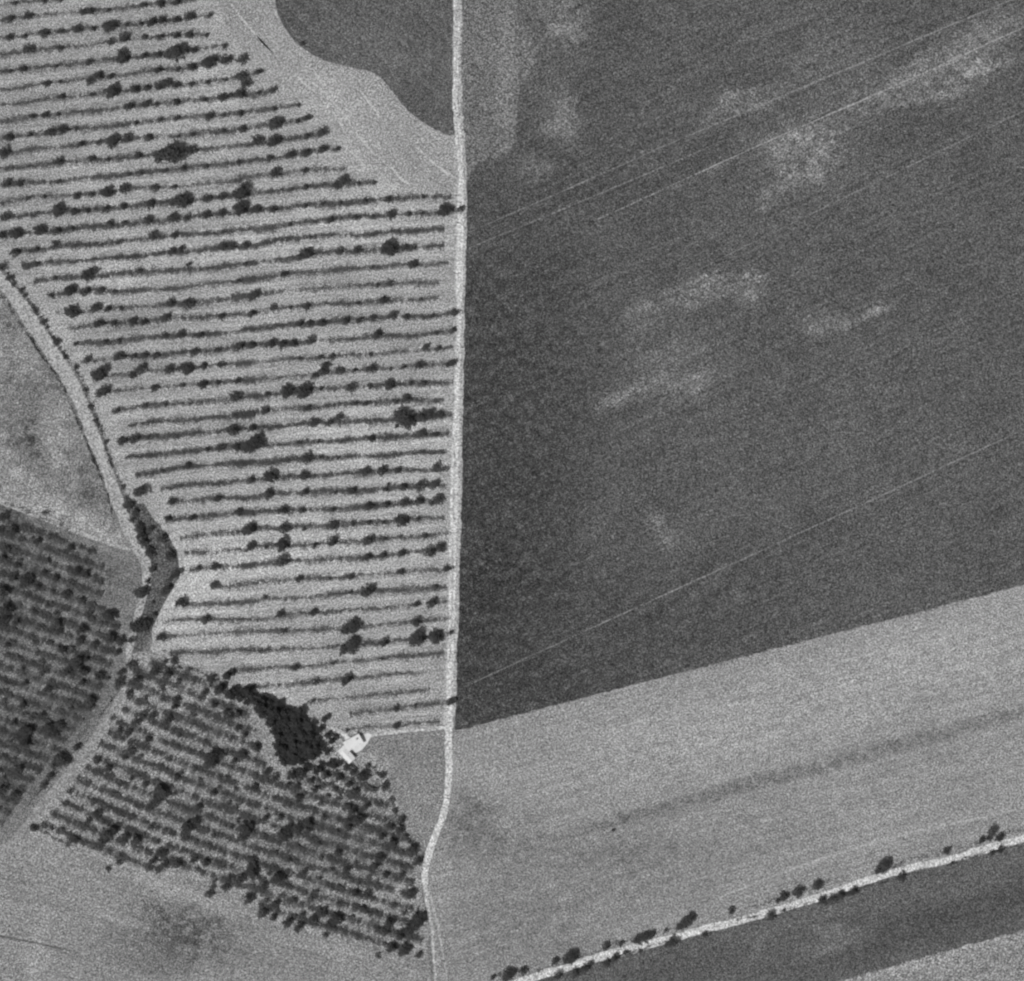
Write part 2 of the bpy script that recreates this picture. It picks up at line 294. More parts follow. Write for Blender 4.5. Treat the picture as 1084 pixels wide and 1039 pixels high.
ribbon('left_track', [(-700, -60, 12), (-20, 272, 12), (5, 302, 13), (20, 320, 14), (34, 342, 15), (48, 362, 15), (62, 383, 15), (74, 402, 15), (83, 422, 15), (92, 442, 14), (98, 460, 14), (105, 478, 13), (112, 496, 13), (119, 516, 12), (127, 538, 12), (136, 560, 14), (148, 582, 13), (157, 606, 10), (152, 630, 8), (144, 655, 8), (138, 680, 6), (136, 696, 5)], .16, m_road2, .3, 25)
ribbon('orchard_track', [(138, 690, 4), (134, 712, 4), (127, 738, 6), (114, 762, 8), (97, 786, 8), (78, 811, 9), (57, 836, 8), (38, 861, 8), (20, 884, 7), (0, 906, 7), (-60, 960, 7)], .15, track_mat('orchard_track_dirt', 138), .35, 26)
ribbon('south_road', [(380, 1095, 7), (545, 1041, 8), (620, 1018, 8), (660, 1006, 8), (740, 986, 8), (800, 970, 8), (872, 950, 8), (905, 936, 8), (960, 920, 7.5), (1010, 909, 7.5), (1060, 894, 7.5), (1084, 887, 7.5), (2400, 505, 7)], .16, m_road, .25, 27)
ribbon('farm_path', [(392, 779, 4), (410, 777, 3), (440, 773, 3), (474, 770, 3.5)], .19, track_mat('farm_path_dirt', 178), .25, 28)
ribbon('farm_path', [(345, 769, 2.5), (356, 773, 3.5), (368, 780, 4)], .19, track_mat('farm_path_dirt_b', 182), .25, 29)
ribbon('farm_path', [(394, 798, 3), (396, 806, 3.5), (395, 816, 2.5)], .19, track_mat('farm_path_dirt_c', 160), .25, 30)
ribbon('field_path', [(138, 582, 2), (120, 576, 4), (90, 566, 5), (50, 550, 6), (0, 530, 6), (-60, 508, 6)], .10, track_mat('field_path_dirt', 158), .3, 31)
m_furrow = track_mat('furrow_dirt', 92); m_furrow2 = track_mat('faint_furrow_dirt', 116)
ribbon('furrow', [(-60, 976, 2), (0, 991, 2.2), (30, 997, 2.2), (60, 1003, 1.8), (84, 1009, 1)], .10, m_furrow, .12, 41)
ribbon('furrow', [(24, 953, .8), (60, 958, 1.4), (84, 966, 1.4), (106, 973, 1), (125, 981, .8)], .10, m_furrow2, .12, 42)
ribbon('furrow', [(322, 1006, .6), (340, 1013, 1.2), (356, 1020, .8), (110, 938, .01)][:3], .10, m_furrow2, .12, 43)
ribbon('furrow', [(253, 982, .6), (288, 998, 1.3), (329, 1007, 1.5), (354, 1019, 1.2), (380, 1024, .6)], .10, m_furrow2, .12, 45)
ribbon('furrow', [(368, 996, .6), (384, 1003, 1.3), (402, 1011, .8)], .10, m_furrow2, .12, 46)
ribbon('furrow', [(110, 936, .6), (157, 950, 1.4), (185, 959, 1.1), (210, 968, .6)], .10, m_furrow2, .12, 48)
m_wr = track_mat('pale_rut_dirt', 176); m_wr2 = track_mat('dark_rut_dirt', 124); CB = lambda x, y, w: (230 + x / 3.996, y / 3.996, w * 1.6)
for k, (L_, m_) in enumerate((([CB(60, 20, .8), CB(120, 100, 1.2), CB(200, 190, 1), CB(240, 225, .6)], m_wr), ([CB(165, 150, .8), CB(215, 205, 1.5), CB(265, 270, .8)], m_wr2), ([CB(310, 295, .8), CB(350, 340, 1.6), CB(405, 385, 1)], m_wr),
        ([CB(585, 560, .8), CB(620, 600, 1.3), CB(668, 660, .7)], m_wr), ([CB(845, 625, .7), CB(900, 680, 1.4), CB(960, 725, 1.2), CB(1000, 750, .8)], m_wr), ([CB(680, 765, .6), CB(720, 780, 1.2), CB(760, 800, .6)], m_wr),
        ([CB(600, 380, .6), CB(640, 430, 1.3), CB(690, 500, .8)], m_wr), ([CB(540, 620, .6), CB(600, 680, 1.1), CB(660, 730, .6)], m_wr), ([CB(730, 700, .6), CB(780, 760, 1.4), CB(820, 785, .8)], m_wr))):
    ribbon('wheel_rut', L_, .10, m_, .12, 60 + k)
ribbon('grass_middle', [(482.5, -500, 1.4), (482.6, -2, 1.4), (484, 60, 1.6), (481.6, 112, 1.2), (485, 140, 1.2), (488, 175, .8)], .20, m_verge, .3, 51)
ribbon('grass_middle', [(481.5, 470, .8), (480, 520, 1.4), (479.6, 600, 1), (478, 660, 1.4), (476.8, 700, .8)], .20, m_verge, .3, 52)
m_ft = track_mat('faint_track_or_scratch', 128); m_ft2 = track_mat('pale_wheel_track', 150)
for k, (L_, m_) in enumerate((([(492, 248, .6), (620, 192, .9), (700, 156, 1), (790, 118, 1.2), (890, 76, 1.4), (980, 38, 1.2), (1090, -8, 1), (1300, -96, 1)], m_ft), ([(496, 263, .5), (600, 220, .7), (760, 152, .8), (800, 132, .5)], m_ft), ([(632, 233, .6), (740, 183, .9), (830, 142, 1.1), (960, 86, 1.2), (1090, 26, 1.2), (1300, -66, 1)], m_ft2),
        ([(492, 727, .5), (620, 668, .8), (760, 604, .8), (900, 540, .9), (1090, 452, .9), (1300, 356, .9)], m_ft), ([(700, 305, .3), (860, 226, .6), (1090, 114, .8), (1200, 66, .6)], m_ft))):  # first line here is a film scratch, added as a ribbon on the crop
    ribbon('track_or_scratch', L_, .16, m_, .1, 80 + k)
m_ft3 = track_mat('headland_track', 158)
ribbon('track_or_scratch', [(690, 985, .5), (780, 942, 1.2), (860, 912, 1.6), (960, 882, 1.8), (1060, 862, 1.8), (1300, 800, 1.8)], .10, m_ft3, .2, 90)
# farmyard: pale beaten earth
yard = flat_mat('beaten_earth', .62, .2, .6)
def C8(x, y): return (320 + x / 8.66, 740 + y / 8.66)
field('farmyard', [C8(*p) for p in [(375, 325), (440, 350), (490, 362), (540, 338), (600, 312), (640, 325), (600, 405), (545, 470), (500, 492), (462, 495), (476, 545), (432, 598), (388, 550), (350, 515), (326, 480), (375, 430), (405, 395)]], .2, yard, .12, 14)

# ------------------------------------------------------------------ farmhouse
def box(x0, x1, y0, y1, z0, z1):
    v = [(x0, y0, z0), (x1, y0, z0), (x1, y1, z0), (x0, y1, z0), (x0, y0, z1), (x1, y0, z1), (x1, y1, z1), (x0, y1, z1)]
    f = [(0, 3, 2, 1), (4, 5, 6, 7), (0, 1, 5, 4), (1, 2, 6, 5), (2, 3, 7, 6), (3, 0, 4, 7)]
    return v, f
def join(*parts):
    V = []; F = []
    for v, f in parts:
        k = len(V); V += v; F += [tuple(i + k for i in q) for q in f]
    return V, F
def tiled_roof(L, W, z, rise, eave=.45):
    """gable roof with the ridge along x, tile courses modelled as steps"""
    V = []; F = []; n = 9; hl = L / 2 + eave; hw = W / 2 + eave; th = .07
    for s in (-1, 1):
        for k in range(n):
            a = k / n; b = (k + 1) / n
            y0, z0 = s * hw * (1 - a), z + rise * a; y1, z1 = s * hw * (1 - b) , z + rise * b
            q = [(-hl, y0, z0 + th), (hl, y0, z0 + th), (hl, y1, z1), (-hl, y1, z1), (-hl, y0, z0 - .05), (hl, y0, z0 - .05)]
            i = len(V); V += q
            F += [(i, i + 1, i + 2, i + 3), (i + 4, i + 5, i + 1, i)]
    for s in (-1, 1):
        i = len(V); V += [(s * L / 2, -W / 2, z), (s * L / 2, W / 2, z), (s * L / 2, 0, z + rise * W / 2 / hw * (W / 2) / (W / 2))]
        F.append((i, i + 1, i + 2))
    v, f = box(-hl, hl, -.14, .14, z + rise - .06, z + rise + .09); k = len(V); V += v; F += [tuple(a + k for a in q) for q in f]
    return V, F
m_wall = flat_mat('lime_plaster', .62, .12, 1.5); m_roof = flat_mat('pale_roof_tile', .66, .16, 1.1); m_roof2 = flat_mat('roof_tile_weathered', .68, .15, 1.1)
m_wood = flat_mat('old_timber', .1); m_glass = flat_mat('dark_glass', .03)
def house(name, px, py, ang, L, W, H, rise, roofm, label, cat):
    r = bpy.data.objects.new(name, None); COL.objects.link(r); X, Y = P(px, py)
    r.location = (X, Y, .2); r.rotation_euler = (0, 0, radians(ang)); tag(r, label, cat)
    v, f = box(-L / 2, L / 2, -W / 2, W / 2, 0, H); mesh_obj('wall', v, f, m_wall, r)
    v, f = tiled_roof(L, W, H + .01, rise); ro = mesh_obj('roof', v, f, roofm, r)
    if L > 8:
        v, f = join(box(-.3, .3, -.3, .3, 0, 1.5), box(-.38, .38, -.38, .38, 1.5, 1.62)); c = mesh_obj('chimney', v, f, m_wall, ro); c.location = (L * .22, W * .16, H + rise * .55)
    v, f = box(-.55, .55, -.05, .05, 0, 2.1); d = mesh_obj('door', v, f, m_wood, r); d.location = (0, -W / 2 - .03, 0)
    v, f = box(.36, .42, -.12, -.05, .98, 1.06); mesh_obj('handle', v, f, m_bark2, d)
    for x in (-L * .32, L * .32):
        v, f = box(-.45, .45, -.04, .04, 0, 1.1); w = mesh_obj('window', v, f, m_glass, r); w.location = (x, -W / 2 - .02, 1.1)
        v, f = join(box(-.52, .52, -.07, .02, -.1, -.0), box(-.52, .52, -.07, .02, 1.1, 1.18), box(-.52, -.45, -.07, .02, 0, 1.1), box(.45, .52, -.07, .02, 0, 1.1)); mesh_obj('frame', v, f, m_wood, w)
    return r
m_bark2 = flat_mat('iron', .08)
house('farmhouse', 374.5, 786, 29, 8.6, 4.8, 1.9, .6, m_roof, 'small pale farmhouse with a gable roof in the bright yard beside the dark wood', 'farmhouse')
house('shed', 368.2, 800.0, -48, 6.5, 3.8, 2.0, .7, m_roof2, 'little pale roofed shed at the lower tip of the bright farmyard', 'shed')

# ------------------------------------------------------------------ foliage
def quads(cen, size, up=.5, r=nr):
    """leaf clumps: one bent quad per centre"""
    n = len(cen); d = r.normal(size=(n, 3)); d[:, 2] = np.abs(d[:, 2]) + up
    d /= np.linalg.norm(d, axis=1, keepdims=True)
    a = np.cross(d, r.normal(size=(n, 3))); a /= np.linalg.norm(a, axis=1, keepdims=True)
    b = np.cross(d, a); s = (size * r.uniform(.6, 1.35, n))[:, None]
    w = r.uniform(.5, 1, n)[:, None]
    v = np.stack([cen - a * s - b * s * w * .4, cen + b * s * w - d * s * .25, cen + a * s * .9 + b * s * w * .2, cen - b * s * w - d * s * .2], 1).reshape(-1, 3)
    f = np.arange(4 * n).reshape(-1, 4).tolist()
    return v.tolist(), f
def crown_points(R, H, n, r, z0, lobes=6):
    """points spread through an uneven lobed crown"""
    pts = []
    L = [(0, 0, z0 + H * .5, R * .62)]
    for k in range(lobes):
        a = 2 * pi * k / lobes + r.uniform(-.7, .7); q = R * r.uniform(.35, .95); s = R * r.uniform(.16, .44)
        L.append((q * cos(a), q * sin(a), z0 + H * r.uniform(.3, .65), s))
    L.append((R * r.uniform(-.2, .2), R * r.uniform(-.2, .2), z0 + H * .75, R * .4))
    wts = np.array([l[3] ** 2 for l in L]); wts /= wts.sum()
    for l, c in zip(L, (wts * n).astype(int)):
        d = r.normal(size=(c, 3)); d /= np.linalg.norm(d, axis=1, keepdims=True)
        rad = l[3] * (.25 + 1.15 * r.uniform(0, 1, (c, 1)) ** .75)
        p = d * rad; p[:, 2] *= H * .5 / R; pts.append(p + np.array(l[:3]))
    return np.concatenate(pts)
def trunk_mesh(R, H, r):
    V = []; F = []
    def limb(p0, p1, r0, r1, k=6):
        i = len(V); dx, dy, dz = (p1[m] - p0[m] for m in range(3))
        for p, rr in ((p0, r0), (p1, r1)):
            for j in range(k):
                a = 2 * pi * j / k; V.append((p[0] + rr * cos(a), p[1] + rr * sin(a), p[2]))
        for j in range(k):
            F.append((i + j, i + (j + 1) % k, i + k + (j + 1) % k, i + k + j))
    limb((0, 0, 0), (.05, .03, H * .45), R * .10, R * .07)
    for k in range(4):
        a = k * pi / 2 + r.uniform(0, 1); limb((.05, .03, H * .4), (R * .5 * cos(a), R * .5 * sin(a), H * .72), R * .05, R * .02, 5)
    return V, F
def bank(kind, R, H, n, leaf, mat, count, z0, seed, trunk=True):
    """prototypes of a size class"""
    out = []
    for k in range(count):
        r = np.random.default_rng(seed + k)
        p = crown_points(R, H - z0, n, r, z0, 5 + k % 4)
        v, f = quads(p, leaf, .4, r)
        me = bpy.data.meshes.new('crown'); me.from_pydata(v, [], f); me.materials.append(mat); me.update()
        tm = None
        if trunk:
            v, f = trunk_mesh(R, H, r); tm = bpy.data.meshes.new('trunk'); tm.from_pydata(v, [], f); tm.materials.append(M_BARK); tm.update()
        out.append((me, tm, R))
    return out
BIG = bank('big', 4.0, 6.2, 1350, .35, M_TREE, 5, 1.4, 100)
MED = bank('med', 2.4, 3.9, 430, .29, M_TREE, 7, .9, 200)
SOFT = bank('soft', 1.4, 1.9, 120, .28, M_OB, 6, .1, 350, False)
WOODS = bank('wood', 2.7, 5.4, 800, .3, M_WOOD, 6, 1.2, 400)
SML = bank('small', 1.4, 2.0, 160, .24, M_BUSH, 7, .1, 300, False)

ORD = 'zeroth first second third fourth fifth sixth seventh eighth ninth tenth eleventh twelfth thirteenth fourteenth fifteenth sixteenth seventeenth eighteenth nineteenth'.split()
TENS = {2: 'twenty', 3: 'thirty', 4: 'forty', 5: 'fifty', 6: 'sixty', 7: 'seventy', 8: 'eighty', 9: 'ninety'}
TENTH = {2: 'twentieth', 3: 'thirtieth', 4: 'fortieth', 5: 'fiftieth', 6: 'sixtieth', 7: 'seventieth', 8: 'eightieth', 9: 'ninetieth'}
def ordw(n):
    if n < 20: return ORD[n]
    return TENTH[n // 10] if n % 10 == 0 else TENS[n // 10] + '-' + ORD[n % 10]

def plant(kind, px, py, r_px, label, group, stretch=1.0, hs=1.0, k_shift=True):
    """one tree (Empty > trunk, crown) or one bush (single mesh). r_px: radius of the dark blob incl. its shadow"""
    sh = .30 * r_px if k_shift else 0
    X, Y = P(px - sh, py + sh * .8); R = r_px * S * 1.1
    cls = BIG if R > 3.2 else MED if R > 1.8 else SML
    if kind == 'orchard_bush': cls = SOFT
    if kind == 'wood_tree': cls = WOODS
    me, tm, R0 = cls[rng.randrange(len(cls))]; s = R / R0
    if tm is None or kind.endswith('bush'):
        o = bpy.data.objects.new(kind, me); COL.objects.link(o)
        cat = 'bush'
    else:
        o = bpy.data.objects.new(kind, None); COL.objects.link(o); o.empty_display_size = 1
        for nm, m in (('trunk', tm), ('crown', me)):
            c = bpy.data.objects.new(nm, m); COL.objects.link(c); c.parent = o
        cat = 'tree'
    o.location = (X, Y, .1); o.rotation_euler = (0, 0, rng.uniform(0, 2 * pi)); o.scale = (s * stretch, s / stretch ** .5, s * hs * rng.uniform(.85, 1.1))
    return tag(o, label, cat, group)

CR = {'A': (0, 0, 3.996), 'B': (230, 0, 3.996), 'C': (0, 220, 3.996), 'D': (230, 220, 3.996), 'E': (0, 440, 3.996), 'F': (230, 440, 3.996),
      'G': (0, 660, 3.996), 'H': (230, 660, 3.996), 'K': (0, 800, 4.336), 'L': (230, 800, 4.336), 'M': (460, 780, 3.613), 'N': (760, 780, 3.346)}
def parse(txt, n=3):
    """'A 10,20,5 ...' -> photo-plan coordinates"""
    out = []; c = None
    for w in txt.split():
        if w in CR: c = CR[w]; continue
        v = [float(q) for q in w.split(',')]
        out.append((c[0] + v[0] / c[2], c[1] + v[1] / c[2]) + ((v[2] / c[2],) if n == 3 else ()))
    return out
def dedupe(T, have=()):
    out = list(have); k = len(out)
    for t in T:
        if all(hypot(t[0] - q[0], t[1] - q[1]) > .5 * max(t[2], q[2]) + 1 for q in out): out.append(t)
    return out[k:]

ROWS = [
 ("A 0,20 65,12 190,3 265,0", .3), ("A 0,92 45,80 130,70 250,60 370,48 470,42 610,22 690,14 750,8 830,0", .45),
 ("A 0,162 100,153 250,133 395,120 470,112 600,102 750,83 890,65", .4), ("A 0,238 125,215 260,203 400,187 530,165 680,157 800,147 880,146", .35),
 ("A 0,308 100,292 240,280 380,263 525,247 675,232 820,212 955,195", .55), ("A 0,382 200,355 400,328 480,322 670,298 815,285 890,262 1030,252", .32),
 ("A 0,447 110,435 265,412 400,400 575,378 690,362 810,355 955,338 1030,325 B 180,305", .45),
 ("A 0,520 150,492 250,485 400,470 550,452 745,433 945,412 1079,400 B 240,381", .7), ("A 0,590 150,568 270,550 480,535 680,508 890,490 1020,480 B 100,480 240,460 350,445", .6),
 ("A 0,652 250,622 430,602 635,583 850,567 1030,547 B 250,525 385,500", .6), ("A 0,718 250,690 460,675 670,652 820,637 1000,620 B 160,610 380,578 450,560", .6),
 ("A 0,785 250,768 470,745 550,738 800,710 1015,688 B 160,683 310,657 450,635 520,628", .85), ("A 0,860 190,832 390,823 540,800 740,790 1000,765 B 100,758 240,738 375,722 550,712", .4),
 ("A 0,925 250,897 450,885 640,865 880,842 1000,830 B 100,825 240,812 380,793 530,780 670,772", .8), ("A 0,1002 250,975 470,955 630,942 870,913 1000,900 B 100,895 240,885 380,870 620,855 720,842 870,835 990,830", .85),
 ("C 50,190 235,168 500,147 650,128 750,118 1079,92 D 310,72 480,48 660,36 810,28 960,20 1035,10", .8), ("C 90,245 240,232 330,225 500,212 740,190 920,172 1079,160 D 310,130 480,118 620,115 800,100 960,92", .95),
 ("C 140,312 240,300 400,292 590,272 700,270 900,255 1079,235 D 120,238 320,215 400,197 500,187 620,185 740,175 840,170 960,162", .8), ("C 200,375 300,357 430,352 520,354 700,345 900,322 1079,302 D 100,308 280,285 400,272 520,265 660,252 840,242 980,235", .75),
 ("C 235,445 310,442 460,428 580,420 800,405 1079,378 D 60,380 160,368 300,350 450,340 660,327 820,320 940,317", .42), ("C 280,515 420,492 560,490 700,472 850,464 1079,447 D 150,445 310,422 390,413 570,405 700,396 860,388 940,382", .5),
 ("C 310,578 450,570 700,545 850,540 1079,514 D 110,515 230,505 440,487 660,468 800,462 910,458 1010,445", .8), ("C 340,657 440,642 660,625 820,610 1079,584 D 100,585 320,573 480,562 660,547 850,540 1000,520", .65),
 ("C 400,718 480,712 600,695 720,688 860,672 1079,655 D 80,660 340,640 490,630 650,620 820,608 1000,592", .4), ("C 420,788 480,778 650,762 870,744 1079,730 D 90,734 360,712 430,702 580,690 790,674 1000,658", .35),
 ("C 470,862 610,840 700,832 860,822 1079,797 D 160,802 300,780 440,768 650,757 820,744 1000,742", .65), ("C 540,920 680,905 850,895 1079,874 D 80,875 210,858 380,848 590,828 800,815 960,815", .75),
 ("C 500,990 630,972 800,958 1000,937 1079,930 D 150,932 240,927 410,910 600,905 800,895 1000,878", .85), ("E 530,177 700,162 850,148 1000,130 1079,122 F 75,130 240,125 360,114 500,108 650,97 800,88 980,76", .95),
 ("E 570,250 690,237 800,215 900,212 1079,197 F 80,207 240,195 380,182 500,178 650,172 860,158 970,152", .95), ("E 680,308 800,295 940,285 1079,272 F 130,275 370,257 580,245 780,234 980,228", .7),
 ("E 720,367 920,352 1079,347 F 220,337 370,325 570,320 700,314 860,296 970,300", .95), ("E 700,440 820,432 1010,412 1079,417 F 90,410 280,402 490,397 650,385 800,372 935,360", .75),
 ("E 760,518 900,502 1079,484 F 140,477 290,475 490,464 640,454 850,438 960,432", .75), ("E 780,582 1000,570 1079,560 F 140,552 280,550 490,540 640,528 880,510 990,497", .55),
 ("E 800,655 910,640 1079,634 F 100,638 280,620 430,610 640,600 780,584 950,565", .55), ("E 890,725 1079,712 F 180,702 340,692 570,682 780,662 960,652 1000,635", .5),
 ("E 770,798 900,798 1079,787 F 200,778 400,768 560,750 780,740 970,727", .7), ("E 690,872 870,862 1079,865 F 270,848 410,835 700,815 850,800 980,785", .3),
 ("E 680,940 800,930 1079,912 F 280,912 500,902 700,885 990,858", .45), ("E 720,1007 960,997 1079,992 F 190,990 400,985 560,970 850,945 1000,918", .6),
 ("G 1000,202 H 80,200 250,187 340,187 490,168 690,150 960,125", .5), ("H 120,267 280,262 420,245 560,235 700,220 900,205", .3), ("H 380,332 500,320 760,294 900,282", .22),
 ("H 560,385 760,360 985,332", .25), ("H 500,452 760,432 940,415", .18)]
ROWP = [(spline(parse(t, 2), 4), s) for t, s in ROWS]

def leafy_line(name, pts, dens, width, height, leaf, mat, seed, gap=.35, z=.05, patch=.09):
    """foliage strung along a line: pts photo-plan coordinates"""
    r = np.random.default_rng(seed); C = []
    ph = r.uniform(0, 6.28, 8); t = r.uniform(0, 100)
    for i in range(len(pts) - 1):
        (x0, y0), (x1, y1) = P(*pts[i][:2]), P(*pts[i + 1][:2]); L = hypot(x1 - x0, y1 - y0)
        if L < .01: continue
        nx, ny = -(y1 - y0) / L, (x1 - x0) / L
        k = max(1, int(L / .8))
        for j in range(k):
            t += L / k
            f = .5 + .22 * sin(t * patch + ph[0]) + .18 * sin(t * patch * 2.7 + ph[1]) + .2 * sin(t * patch * 6.1 + ph[2]) + .2 * sin(t * 1.7 + ph[3] + 2 * sin(t * .31)) + r.normal() * .12
            c = r.poisson(max(0, (f - gap) * 1.6) * dens * L / k)
            if c == 0: continue
            u = (j + r.uniform(0, 1, c)) / k; w = r.normal(size=c) * width * (.4 + .6 * min(1, max(f, .2))) + .35 * sin(t * .21 + ph[4]) + .3 * sin(t * .83 + ph[5])
            hz = z + r.uniform(.05, 1, c) * height * (.5 + .6 * min(1, max(0, f)))
            C.append(np.stack([x0 + (x1 - x0) * u + nx * w, y0 + (y1 - y0) * u + ny * w, hz], 1))
    if not C: C = [np.array([[*P(*pts[0][:2]), .3]])]
    c = np.concatenate(C); v, f = quads(c, leaf, .6, r)
    return mesh_obj(name, v, f, mat)

for i, (pts, s) in enumerate(ROWP):
    o = leafy_line('vine_row', pts, 10 + 30 * s, .48 + .46 * s, .5 + .7 * s, .22, M_VINE, 500 + i, gap=.24 - .3 * s if s > .32 else -.05)
    g_ = leafy_line('grass_strip', pts, 12 + 34 * s, 1.35, .25, .26, M_GRASS, 1500 + i, gap=-.1, patch=.05); g_.parent = o
    thick = 'faint thin' if s < .35 else 'broken grey' if s < .6 else 'dark' if s < .85 else 'heavy dark'
    tag(o, f'{thick} vine row running across the pale vineyard, {ordw(i + 1)} row from the top', 'vine row', 'vine rows of the large pale vineyard')

FIELD = """A 265,0,10 190,5,12 65,12,10 45,78,16 125,70,18 355,50,16 385,47,15 460,43,10 612,22,13 683,18,17 750,12,17 45,155,16 108,153,11 190,142,20 260,133,13 330,122,18 397,120,12 470,112,26 540,103,9 600,102,11 645,95,18 688,83,18 750,83,14 805,70,20 892,65,12
125,213,22 255,205,14 470,180,16 530,163,22 617,157,13 680,157,14 750,150,15 800,147,17 878,147,10 100,292,14 45,303,10 240,280,10 380,263,15 525,245,28 610,237,14 675,232,14 755,222,38 820,212,16 955,195,13
200,355,14 255,345,9 385,340,17 418,318,22 470,323,14 672,297,16 755,293,12 815,285,19 890,262,28 960,257,22 1030,252,22 265,410,15 395,402,10 480,387,28 575,378,18 625,375,14 680,368,20 705,352,20 747,362,14 812,355,13 880,348,11 958,336,11 1025,325,24 1045,355,20
140,492,13 190,487,15 250,485,9 550,452,18 625,443,20 665,442,11 748,433,15 870,423,11 945,412,17 1018,392,22 980,402,13 40,583,19 130,568,13 215,560,21 268,548,21 325,545,10 578,522,11 680,508,10 750,503,13 890,492,17 945,487,11 1018,480,14
345,610,16 482,593,26 545,585,23 635,583,17 420,602,13 755,577,9 820,570,10 950,553,11 1030,547,16 25,645,22 255,683,18 390,670,15 460,675,9 585,660,16 672,652,20 740,645,50 815,637,20 550,738,10 600,733,10 700,722,11 780,714,12 875,703,11 1015,688,13 250,768,11 35,775,17 88,773,17
118,840,12 190,832,8 328,830,15 390,823,12 458,812,25 530,797,21 660,792,17 738,790,11 30,915,20 255,885,26 320,897,15 370,890,13 450,885,14 525,872,15 638,860,21 780,845,36 880,842,19 943,832,17 1028,815,34
10,995,18 75,985,26 177,972,25 248,975,15 310,968,10 470,940,16 530,940,11 628,930,19 738,920,19 795,922,15 875,910,17 943,900,15 1022,880,28 1075,890,15 655,998,20 740,993,15 240,1030,16
B 180,305,14 175,393,10 240,382,14 245,460,11 345,445,9 250,522,26 385,500,17 340,512,10 175,597,23 245,597,25 380,577,13 450,558,21 225,668,15 312,655,19 375,648,19 450,632,21 515,628,10 250,730,21 375,722,14 378,792,13 535,762,24 510,785,17 600,775,9 665,772,9
170,885,17 240,885,15 375,872,10 450,862,10 525,858,10 630,852,12 720,842,15 875,832,10 480,930,14 588,920,12 660,913,10 740,903,21 812,907,13 965,888,26 1035,880,13 870,903,9 310,948,9 360,185,8
C 70,187,18 160,177,11 235,160,21 655,118,21 745,112,17 500,147,9 160,238,10 730,183,15 770,175,15 950,160,20 985,160,16 1040,157,16 370,282,24 392,268,22 590,265,13 800,242,13 235,297,10 1040,237,10
300,350,25 365,355,17 430,350,14 220,370,13 1010,308,12 490,354,10 310,437,27 408,422,20 458,428,15 515,425,10 730,405,18 800,403,24 1070,370,18 420,487,21 482,487,14 565,478,19 612,485,15 703,465,19 940,458,15 1065,448,15
450,567,12 508,560,13 700,540,15 770,535,19 850,540,14 325,575,10 375,640,15 505,625,23 570,627,13 615,622,15 660,622,14 822,607,17 925,600,13 1012,587,21 1068,582,15 428,702,32 600,680,22 565,708,15 720,685,19 797,678,27 865,668,15 935,665,14
425,785,18 450,770,22 655,762,15 775,750,13 860,745,18 925,740,11 1003,732,14 500,855,13 615,835,12 1003,800,23 705,832,9 573,975,20 520,987,18 630,970,10 990,940,23 1070,930,15
D 388,190,24 355,205,14 520,182,16 595,178,15 733,170,32 795,170,17 828,168,14 285,283,15 830,240,20 660,250,8 95,305,10 165,365,21 730,318,13 680,325,10 20,458,14 150,442,16 240,420,14 310,420,9 380,415,16 705,393,16 600,403,8 865,387,9
350,492,15 390,489,16 445,487,16 545,480,17 600,475,14 660,465,15 745,452,18 800,460,14 910,457,10 1010,443,16 95,585,21 158,580,18 230,573,23 280,575,19 320,570,19 400,558,18 680,535,20 930,530,9 1000,518,14 15,665,14 440,632,12 490,627,13 650,618,10 355,637,9 885,588,14 938,593,13
80,732,14 460,668,16 450,692,20 415,708,14 520,690,18 580,688,12 655,680,20 735,680,9 790,672,11 860,665,17 1000,655,16 975,665,11 85,800,23 300,775,26 375,770,36 215,787,12 440,765,11 565,758,20 730,745,22 650,755,12 820,740,10 875,740,13
205,855,17 385,845,13 590,825,11 630,828,12 800,808,20 760,822,10 75,873,10 72,940,25 410,908,20 475,908,16 520,885,18 150,930,12 800,890,42 870,880,26 905,872,22 945,872,18 145,1005,30 175,985,30 15,1012,19 85,1010,16 655,972,15 865,952,19 925,958,13 350,992,10 430,990,9
E 935,132,18 880,140,13 1000,130,14 1065,120,24 800,210,17 690,235,9 1065,270,16 730,362,15 925,350,15 715,435,14 815,430,15 1010,405,16 1060,475,26 1065,550,17 845,640,12 910,637,16 908,715,16 770,788,22 872,860,19 685,935,19
F 385,178,21 440,172,11 512,178,8 155,265,18 228,250,28 372,252,20 632,235,20 700,230,20 765,232,14 932,212,15 222,330,23 10,350,13 372,323,17 575,318,17 500,325,9 715,312,13 790,300,16 862,290,23 922,288,19 725,290,8 92,407,15 280,398,19 360,398,14 490,397,10 645,382,21 720,375,14 795,368,18 855,362,19 940,353,21 910,372,12
150,470,25 120,488,14 288,475,23 370,478,10 492,460,21 575,458,10 640,452,12 785,443,25 850,437,10 705,450,9 145,545,18 280,543,27 210,555,9 415,545,13 492,533,21 645,525,23 710,520,10 885,507,12 780,510,8 280,612,24 640,598,18 700,592,17 785,580,16 910,575,22 950,555,22 10,635,9
348,690,14 568,680,14 778,657,15 970,648,15 480,690,9 640,738,26 205,765,11 565,745,9 925,722,13 270,838,17 412,830,17 848,797,14 912,790,23 285,910,12 585,885,28 550,905,24 845,870,20 545,985,24 578,960,30 710,960,18 850,938,32 925,932,27 990,915,11
H 335,185,17 490,168,8 700,150,9 420,243,15 553,237,21 540,248,14 760,358,14 840,345,10 985,330,15 410,325,9 760,430,16 550,450,9 600,468,9 1000,322,14"""
FT = dedupe(parse(FIELD))
def row_y(pts, x):
    xs = [p[0] for p in pts]; ys = [p[1] for p in pts]
    return float(np.interp(x, xs, ys)) + (0 if xs[0] - 6 <= x <= xs[-1] + 8 else 40)
by = {}
